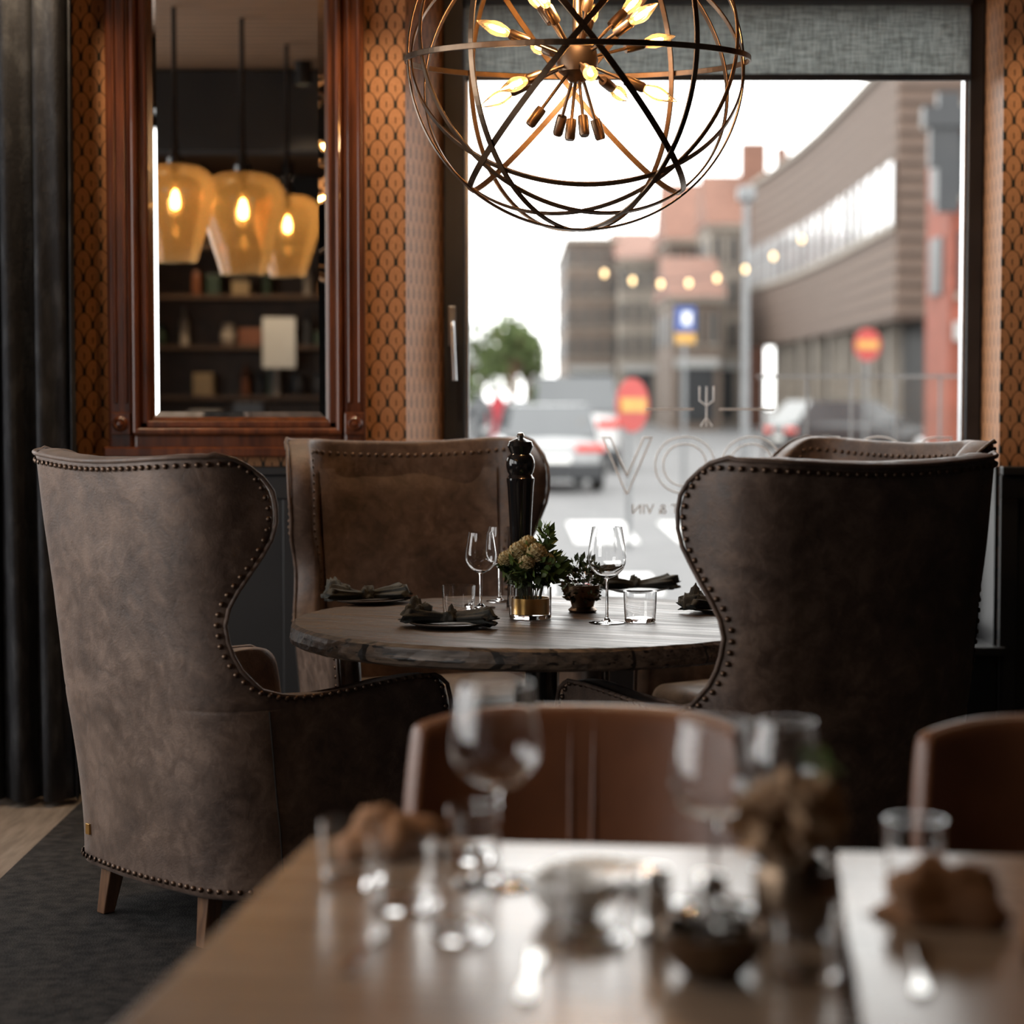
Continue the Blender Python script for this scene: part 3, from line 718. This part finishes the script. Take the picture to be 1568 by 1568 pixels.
# ---------------------------------------------------------------- exterior
GZ=-.30
M_asph=mat('asphalt',(.066,.067,.069),.8,0,(.086,.086,.088),2)
M_pave=mat('pavement',(.12,.117,.112),.85,0,(.095,.093,.09),3)
M_paint=mat('road_paint',(.6,.6,.59),.7,0,(.5,.5,.49),8)
boxes('street_ground',[(-60,90,YF+.6,220,GZ-.3,GZ)],M_asph)
boxes('pavement',[(-20,30,YF+.6,11.8,GZ+.001,GZ+.02)],M_pave)
cw=[]
for i in range(9):
    x0=-1.6+i*1.15; cw.append((x0,x0+.7,23.4,27.0,GZ+.001,GZ+.012))
for i in range(8):
    x0=-.1+i*.9; cw.append((x0,x0+.45,17.4,19.3,GZ+.001,GZ+.012))
boxes('crosswalk',cw,M_paint)
M_brick=mat('brown_cladding',(.130,.086,.064),.8,0,(.09,.06,.045),3,stretch=(.4,.4,8))
M_brick2=mat('grey_brown_facade',(.150,.112,.088),.8,0,(.115,.085,.067),2)
M_brickd=mat('dark_cladding_joint',(.065,.043,.032),.8,0,(.05,.033,.025),3)  # darker cladding tone for joints, courses and mullions
M_plaster=mat('pale_plaster',(.25,.22,.185),.8,0,(.2,.172,.145),1)
M_pale=mat('white_render',(.35,.35,.34),.8)
M_red=mat('red_plaster',(.20,.05,.028),.8,0,(.14,.037,.02),2)
M_roof=mat('roof_tiles',(.17,.08,.053),.8,0,(.12,.055,.037),3)
M_dglass=mat('dark_glazing',(.022,.023,.025),.45,0,(.015,.017,.02),1,spec=.4)
M_sglass=mat('painted_sky_glazing',(.5,.51,.53),.15,.3,(.42,.44,.46),1)  # pale base colour paints the reflected sky into the glass
cb=group('curved_building')
fac=[(10.9,98),(11.15,90),(11.25,84),(11.22,78),(11.05,71),(10.9,66),(10.75,60)]
def wallstrip(name,pts,z0,z1,mt,off=0,parent=None):
    V=[];F=[]
    for x,y in pts: V+=[(x-off,y,z0),(x-off,y,z1)]
    for i in range(len(pts)-1): k=2*i; F.append((k,k+2,k+3,k+1))
    return mesh(name,V,F,mt,parent)
poly=fac+[(24,60.3),(24,98)]
prism('upper_storeys',poly,3.4,10.6,M_brick,cb)
prism('ground_floor',[(x+1.2 if x<20 else x,y+(1.0 if y<61 else 0)) for x,y in poly],GZ,3.4,M_dglass,cb)
wallstrip('ribbon_window',fac,6.1,7.85,M_sglass,.06,cb)
wallstrip('ribbon_sill',fac,5.9,6.1,M_plaster,.10,cb)
prism('roof_edge',[(x-.15 if x<20 else x,y) for x,y in poly],10.6,10.8,M_plaster,cb)
L=[]
for i in range(17): L.append((10.8,24.02,59.9,60.02,3.5+i*.42,3.60+i*.42))
boxes('cladding_ribs',L,M_brickd,cb)
for i in range(17):
    z=3.5+i*.42
    if not 5.75<z<7.85: wallstrip('cladding_course',fac,z,z+.09,M_brickd,.03,cb)
for i in range(1,len(fac)):
    (xa,ya),(xb,yb2)=fac[i-1],fac[i]
    for t in (.33,.66,1.0):
        X=xa+(xb-xa)*t; Y=ya+(yb2-ya)*t; boxes('mullion',[(X-.12,X-.05,Y-.08,Y+.08,6.1,7.85)],M_brickd,cb)
for y in (64,67,70,73,76,80,84,88,92): boxes('column',[(11.3,11.7,y,y+.4,GZ,3.4)],M_plaster,cb)
def facade(name,x0,x1,y,depth,h,mt,rows,cols,roof=None,win=M_dglass):
    g=group(name,(0,0,0))
    boxes('walls',[(x0,x1,y,y+depth,GZ,h)],mt,g)
    L=[];L2=[];w=(x1-x0)/cols; hh=(h-3.0)/rows
    for r in range(rows):
        for c in range(cols):
            a,b_,z0,z1=x0+(c+.22)*w,x0+(c+.78)*w,3+r*hh+hh*.2,3+r*hh+hh*.82
            L.append((a,b_,y-.06,y+.02,z0,z1)); L2.append((a-.06,b_+.06,y-.10,y+.02,z0-.14,z0-.02))
            L2.append(((a+b_)/2-.03,(a+b_)/2+.03,y-.08,y,z0,z1))
    n=max(1,int(depth/3)); dw=depth/n
    for r in range(rows):
        for c in range(n):
            L.append((x0-.06,x0+.02,y+(c+.25)*dw,y+(c+.75)*dw,3+r*hh+hh*.2,3+r*hh+hh*.8))
    boxes('windows',L,win,g); boxes('window_trim',L2,M_plaster,g)
    boxes('shopfront',[(x0+.3,x1-.3,y-.08,y+.02,GZ+.4,2.4)],M_dglass,g)
    boxes('fascia',[(x0+.1,x1-.1,y-.16,y+.02,2.42,2.8)],M_pale,g)
    boxes('cornice',[(x0-.1,x1+.1,y-.25,y+depth,h,h+.25)],M_plaster,g)
    if roof:
        V=[(x0-.2,y-.3,h+.25),(x1+.2,y-.3,h+.25),(x1+.2,y+depth,h+.25),(x0-.2,y+depth,h+.25),(x0-.2,y+depth/2,h+.25+roof),(x1+.2,y+depth/2,h+.25+roof)]
        mesh('roof',V,[(0,1,5,4),(2,3,4,5),(0,4,3),(1,2,5)],M_roof,g)
    return g
facade('apartment_building',3.0,5.7,118,26,9.6,M_brick2,4,4)
facade('corner_house',5.75,7.8,114,16,8.2,M_plaster,3,3,2.0)
facade('town_house',7.85,10.2,108,8,8.8,M_brick,3,3,3.2)
facade('shop_house',6.9,9.0,92,10,5.2,M_brick2,1,3,2.0)
facade('gabled_house',9.3,10.8,101,6,9.0,M_plaster,3,2,2.6)
boxes('chimney',[(10.9,12.1,102,103,GZ,13.2),(12.6,13.1,102,103,GZ,13.0)],M_roof)
tg=facade('red_timber_house',8.98,16,44,2.5,7.0,M_red,2,9)
boxes('timber_gable',[(8.6,9.05,43.4,43.7,5.0,7.4),(8.3,12,43.3,43.7,6.7,7.1),(8.45,8.6,43.4,43.7,5.9,6.8)],M_dglass,tg)
facade('pale_row_house',-14,-3.2,70,50,4.6,M_pale,1,5,1.5)
def tree(x,y,h,r):
    g=group('street_tree',(x,y,GZ))
    lathe('trunk',[(0,0),(.16,0),(.12,h*.5),(.06,h*.8),(0,h*.8)],M_leg,g,seg=12)
    for k in range(5):
        a=k*1.3; tube('branch',[(0,0,h*.4),(math.cos(a)*r*.4,math.sin(a)*r*.4,h*.6),(math.cos(a)*r*.7,math.sin(a)*r*.7,h*.8)],.04,M_leg,g)
    for k in range(6):
        a=k*1.05; q=.55*r
        leaves('crown',120,r*.65,M_tree,g,(math.cos(a)*q,math.sin(a)*q,h*.66+random.uniform(-.5,.4)*r),.26,(1,1,1.0),shell=.1,aspect=.7)
    leaves('crown_top',110,r*.6,M_tree,g,(0,0,h*.72+r*.6),.26,(1,1,.9),shell=.1,aspect=.7)
random.seed(5)
tree(.0,72,4.6,.95); tree(-1.2,84,4.2,1.3); tree(-1.7,60,3.0,.7); tree(.7,100,4.4,1.0)
def car(x,y,rz,paint,L=4.3,W=1.78,H=1.45,van=False):
    g=group('car',(x,y,GZ),rz)
    st=[(0,.80,.42,.80),(.05,.86,.32,.92),(.5,.96,.22,.98),(1.5,1,.2,.96),(3.0,1,.2,.92),(3.8,.95,.22,.80),(4.2,.84,.28,.66),(4.3,.74,.36,.58)]
    k=L/4.3; w=W/2; V=[];F=[];pn=10
    for (yy,hw,zb,zt) in st:
        a=w*hw; zt=zt*(H/1.45); sec=[(-a*.9,zb),(-a,zb+.12),(-a*1.0,(zb+zt)/2),(-a*.97,zt-.08),(-a*.86,zt),(a*.86,zt),(a*.97,zt-.08),(a,(zb+zt)/2),(a,zb+.12),(a*.9,zb)]
        V+=[(q[0],yy*k,q[1]) for q in sec]
    for i in range(len(st)-1):
        for j in range(pn): F.append((i*pn+j,i*pn+(j+1)%pn,(i+1)*pn+(j+1)%pn,(i+1)*pn+j))
    F+=[tuple(range(pn-1,-1,-1)),tuple((len(st)-1)*pn+j for j in range(pn))]
    subsurf(mesh('body',V,F,paint,g,True),1)
    zb=.90*(H/1.45)
    gh=[(.12,.80,.0),(.55,.72,1),(2.3,.72,1.0),(3.15,.80,.02)] if not van else [(.05,.84,.0),(.25,.80,1),(2.8,.78,1.0),(3.4,.84,.02)]
    V=[];F=[]
    for yy,hw,t in gh:
        V+=[(-w*.88,yy*k,zb),(-w*hw,yy*k,zb+(H-zb)*max(t,.02)),(w*hw,yy*k,zb+(H-zb)*max(t,.02)),(w*.88,yy*k,zb)]
    for i in range(3):
        for j in range(3): F.append((i*4+j,i*4+j+1,(i+1)*4+j+1,(i+1)*4+j))
    mesh('greenhouse',V,F,None,g,False,mats=[M_cglass,paint],fm=[0,0,0,0,1,0,0,0,0])
    for sx in (-1,1):
        boxes('tail_light',[(sx*w*.66-.24,sx*w*.66+.24,-.04,.06,.68*(H/1.45),.80*(H/1.45))],M_tail,g,bev=.02)
        boxes('mirror',[(sx*w*1.04-.08,sx*w*1.04+.08,2.85*k,2.95*k,.92,1.04)],paint,g,bev=.02)
    boxes('number_plate',[(-.26,.26,-.045,-.02,.5,.61)],M_white,g)
    boxes('bumper',[(-w*.88,w*.88,-.05,.08,.22,.48)],M_dglass,g,bev=.02)
    for sx in (-1,1):
        for yy in (.8*k,3.4*k):
            lathe('wheel',[(0,-.1),(.2,-.1),(.31,-.09),(.33,-.05),(.33,.05),(.31,.09),(.2,.1),(0,.1)],M_tyre,g,loc=(sx*(w-.09),yy,.332),rot=(0,pi/2,0),seg=24)
            lathe('rim',[(0,.115),(.14,.11),(.2,.1)],M_alu,g,loc=(sx*(w-.09),yy,.332),rot=(0,sx*pi/2,0),seg=20)
M_cglass=mat('car_glass',(.06,.065,.07),.08,0,(.05,.055,.06),1,spec=.7)
M_tail=mat('tail_lamp_red',(.4,.025,.018),.2,0,emit=(1,.06,.03),estr=.25)
M_tyre=mat('tyre_rubber',(.015,.015,.015),.8)
M_silver=mat('silver_paint',(.30,.305,.31),.25,.1,(.29,.295,.30),1)
M_wpaint=mat('white_car_paint',(.5,.5,.5),.25,0,(.48,.48,.48),1)
M_dpaint=mat('dark_car_paint',(.03,.033,.037),.2,0,(.03,.033,.037),1)
car(.70,35,math.radians(5),M_silver)
car(1.35,44,math.radians(3),M_wpaint,4.8,1.95,1.98,True)
car(.35,53,math.radians(3),M_wpaint)
car(-2.4,50,math.radians(2),M_silver)
car(6.5,52,math.radians(-70),M_dpaint)
M_sred=mat('sign_red',(.32,.022,.016),.4,0,(.28,.018,.013),2); M_syel=mat('sign_yellow',(.45,.24,.04),.4); M_sblue=mat('sign_blue',(.02,.06,.24),.4)
M_pole=mat('galvanised_pole',(.16,.165,.17),.4,.5)
def noentry(x,y,zc,rz,r=.31):
    g=group('no_entry_sign',(x,y,GZ),rz)
    lathe('pole',[(0,0),(.03,0),(.03,zc-GZ+r*.9),(0,zc-GZ+r*.9)],M_pole,g,seg=16)
    lathe('disc',[(0,0),(r,0),(r,.01),(0,.01)],M_sred,g,loc=(0,-.04,zc-GZ),rot=(pi/2,0,0),seg=40)
    boxes('bar',[(-r*.78,r*.78,-.062,-.052,zc-GZ-.075,zc-GZ+.075)],M_syel,g)
noentry(1.238,22.6,1.222,math.radians(50),.285)
noentry(6.62,40,2.24,math.radians(25),.3)
g=group('parking_sign',(2.82,35,GZ),.2)
lathe('pole',[(0,0),(.035,0),(.035,3.0),(0,3.0)],M_pole,g,seg=16)
boxes('blue_panel',[(-.17,.17,-.06,-.04,2.65,3.05)],M_sblue,g,bev=.005); boxes('white_mark',[(-.05,.09,-.065,-.061,2.76,2.96)],M_white,g); boxes('yellow_panel',[(-.17,.17,-.06,-.04,2.45,2.62)],M_syel,g,bev=.005)
g=group('street_lamp',(3.82,35,GZ)); lathe('pole',[(0,0),(.09,0),(.07,1.0),(.05,4.8),(0,4.8)],M_pole,g,seg=20)
boxes('head',[(-.14,.14,-.14,.14,4.75,5.0)],M_pole,g,bev=.05)
fl=group('fairy_lights'); M_warm=emis('warm_string_bulb',(1,.66,.32),4)
pts=[]
for k in range(15):
    t=k/14; X=1.5+3.2*t; Z=3.35+.55*t-1.6*t*(1-t); pts.append((X,34.8,Z))
tube('cable',pts,.008,M_black,fl)
for p in pts[::2]: lathe('bulb',[(0,-.07),(.03,-.04),(.035,0),(.02,.04),(0,.045)],M_warm,fl,loc=(p[0],p[1],p[2]-.06),seg=10)
g=group('glass_railing')
L=[]
for i in range(6): xx=1.40+i*.25; L.append((xx,xx+.012,12.0,12.012,GZ,1.44))
boxes('posts',L,M_pole,g); boxes('rail',[(1.38,2.72,11.99,12.02,1.44,1.455)],M_pole,g)
mesh('glass',[(1.4,12.015,GZ+.1),(2.7,12.015,GZ+.1),(2.7,12.015,1.44),(1.4,12.015,1.44)],[(0,1,2,3)],M_pane,g)
def person(x,y,coat):
    g=group('pedestrian',(x,y,GZ))
    vs=[(0,0,.95),(0,0,1.2),(0,0,1.42),(0,0,1.52),(0,-.01,1.64),(-.18,0,1.38),(-.24,.03,1.12),(-.22,-.08,.88),(.18,0,1.38),(.24,-.03,1.12),(.22,-.12,.88),(-.09,0,.9),(-.10,-.12,.5),(-.10,.02,.06),(-.10,-.12,.04),(.09,0,.9),(.10,.1,.5),(.10,.25,.08),(.10,.12,.04)]
    es=[(0,1),(1,2),(2,3),(3,4),(2,5),(5,6),(6,7),(2,8),(8,9),(9,10),(0,11),(11,12),(12,13),(13,14),(0,15),(15,16),(16,17),(17,18)]
    rs=[.15,.14,.13,.055,.10,.07,.05,.035,.07,.05,.035,.1,.07,.045,.04,.1,.07,.045,.04]
    m=bpy.data.meshes.new('body'); m.from_pydata(vs,es,[]); m.materials.append(coat); o=bpy.data.objects.new('body',m); link(o,g)
    o.modifiers.new('skin','SKIN')
    for i,r in enumerate(rs): m.skin_vertices[0].data[i].radius=(r,r*.85)
    m.skin_vertices[0].data[0].use_root=True; subsurf(o,1)
person(-.30,46,mat('red_coat',(.3,.02,.03),.8)); person(-.62,41,M_dpaint); person(-.75,52,M_dpaint)

# ---------------------------------------------------------------- light
w=bpy.data.worlds.new('overcast'); S.world=w; w.use_nodes=True
bg=w.node_tree.nodes['Background']; bg.inputs[0].default_value=(1,.985,.965,1); bg.inputs[1].default_value=4.8
def portal(loc,rot,sx,sy):
    L=bpy.data.lights.new('portal','AREA'); L.shape='RECTANGLE'; L.size=sx; L.size_y=sy; L.cycles.is_portal=True
    o=bpy.data.objects.new('window_portal',L); o.location=loc; o.rotation_euler=rot; link(o)
portal((.7,YF+.38,1.6),(-pi/2,0,0),1.9,2.2)
portal((-2.45,YF+.35,1.36),(-pi/2,0,0),1.1,2.66)
portal((XL-.2,1.85,1.72),(0,-pi/2,0),2.05,2.9)
portal((XL-.2,5.15,1.72),(0,-pi/2,0),2.05,2.9)
def added_downlight(x,y,e=30,ang=80):  # unseen ceiling spots, added to warm and brighten the interior
    g=group('added_ceiling_spot',(x,y,ZC))
    lathe('can',[(.045,-.002),(.045,-.12),(.040,-.12),(.038,-.05),(0,-.05)],M_black,g,seg=24)
    L=bpy.data.lights.new('spot','SPOT'); L.energy=e; L.color=(1,.74,.48); L.spot_size=math.radians(ang); L.spot_blend=.6; L.shadow_soft_size=.035
    o=bpy.data.objects.new('lamp',L); o.location=(0,0,-.10); link(o,g)
added_downlight(-1.5,6.75,60,100); added_downlight(-.42,6.8,60,90); added_downlight(1.85,6.8,45,90); added_downlight(-.2,3.6,25); added_downlight(1.2,3.4,20)
added_downlight(-2.4,-2.2,55,110); added_downlight(-1.7,-1.9,55,110); added_downlight(0,1.2,15); added_downlight(-1.1,3.0,50,90)

# ---------------------------------------------------------------- camera
cam=bpy.data.cameras.new('camera'); cam.lens=50; cam.sensor_width=24; cam.sensor_height=24; cam.sensor_fit='HORIZONTAL'
cam.dof.use_dof=True; cam.dof.focus_distance=5.6; cam.dof.aperture_fstop=1.35
cam.clip_end=500
co=bpy.data.objects.new('camera',cam); co.location=(0,0,1.36); co.rotation_euler=(pi/2-math.radians(3.22),0,0); link(co)
S.camera=co
S.view_settings.view_transform='Standard'; S.view_settings.look='None'; S.view_settings.exposure=0.0
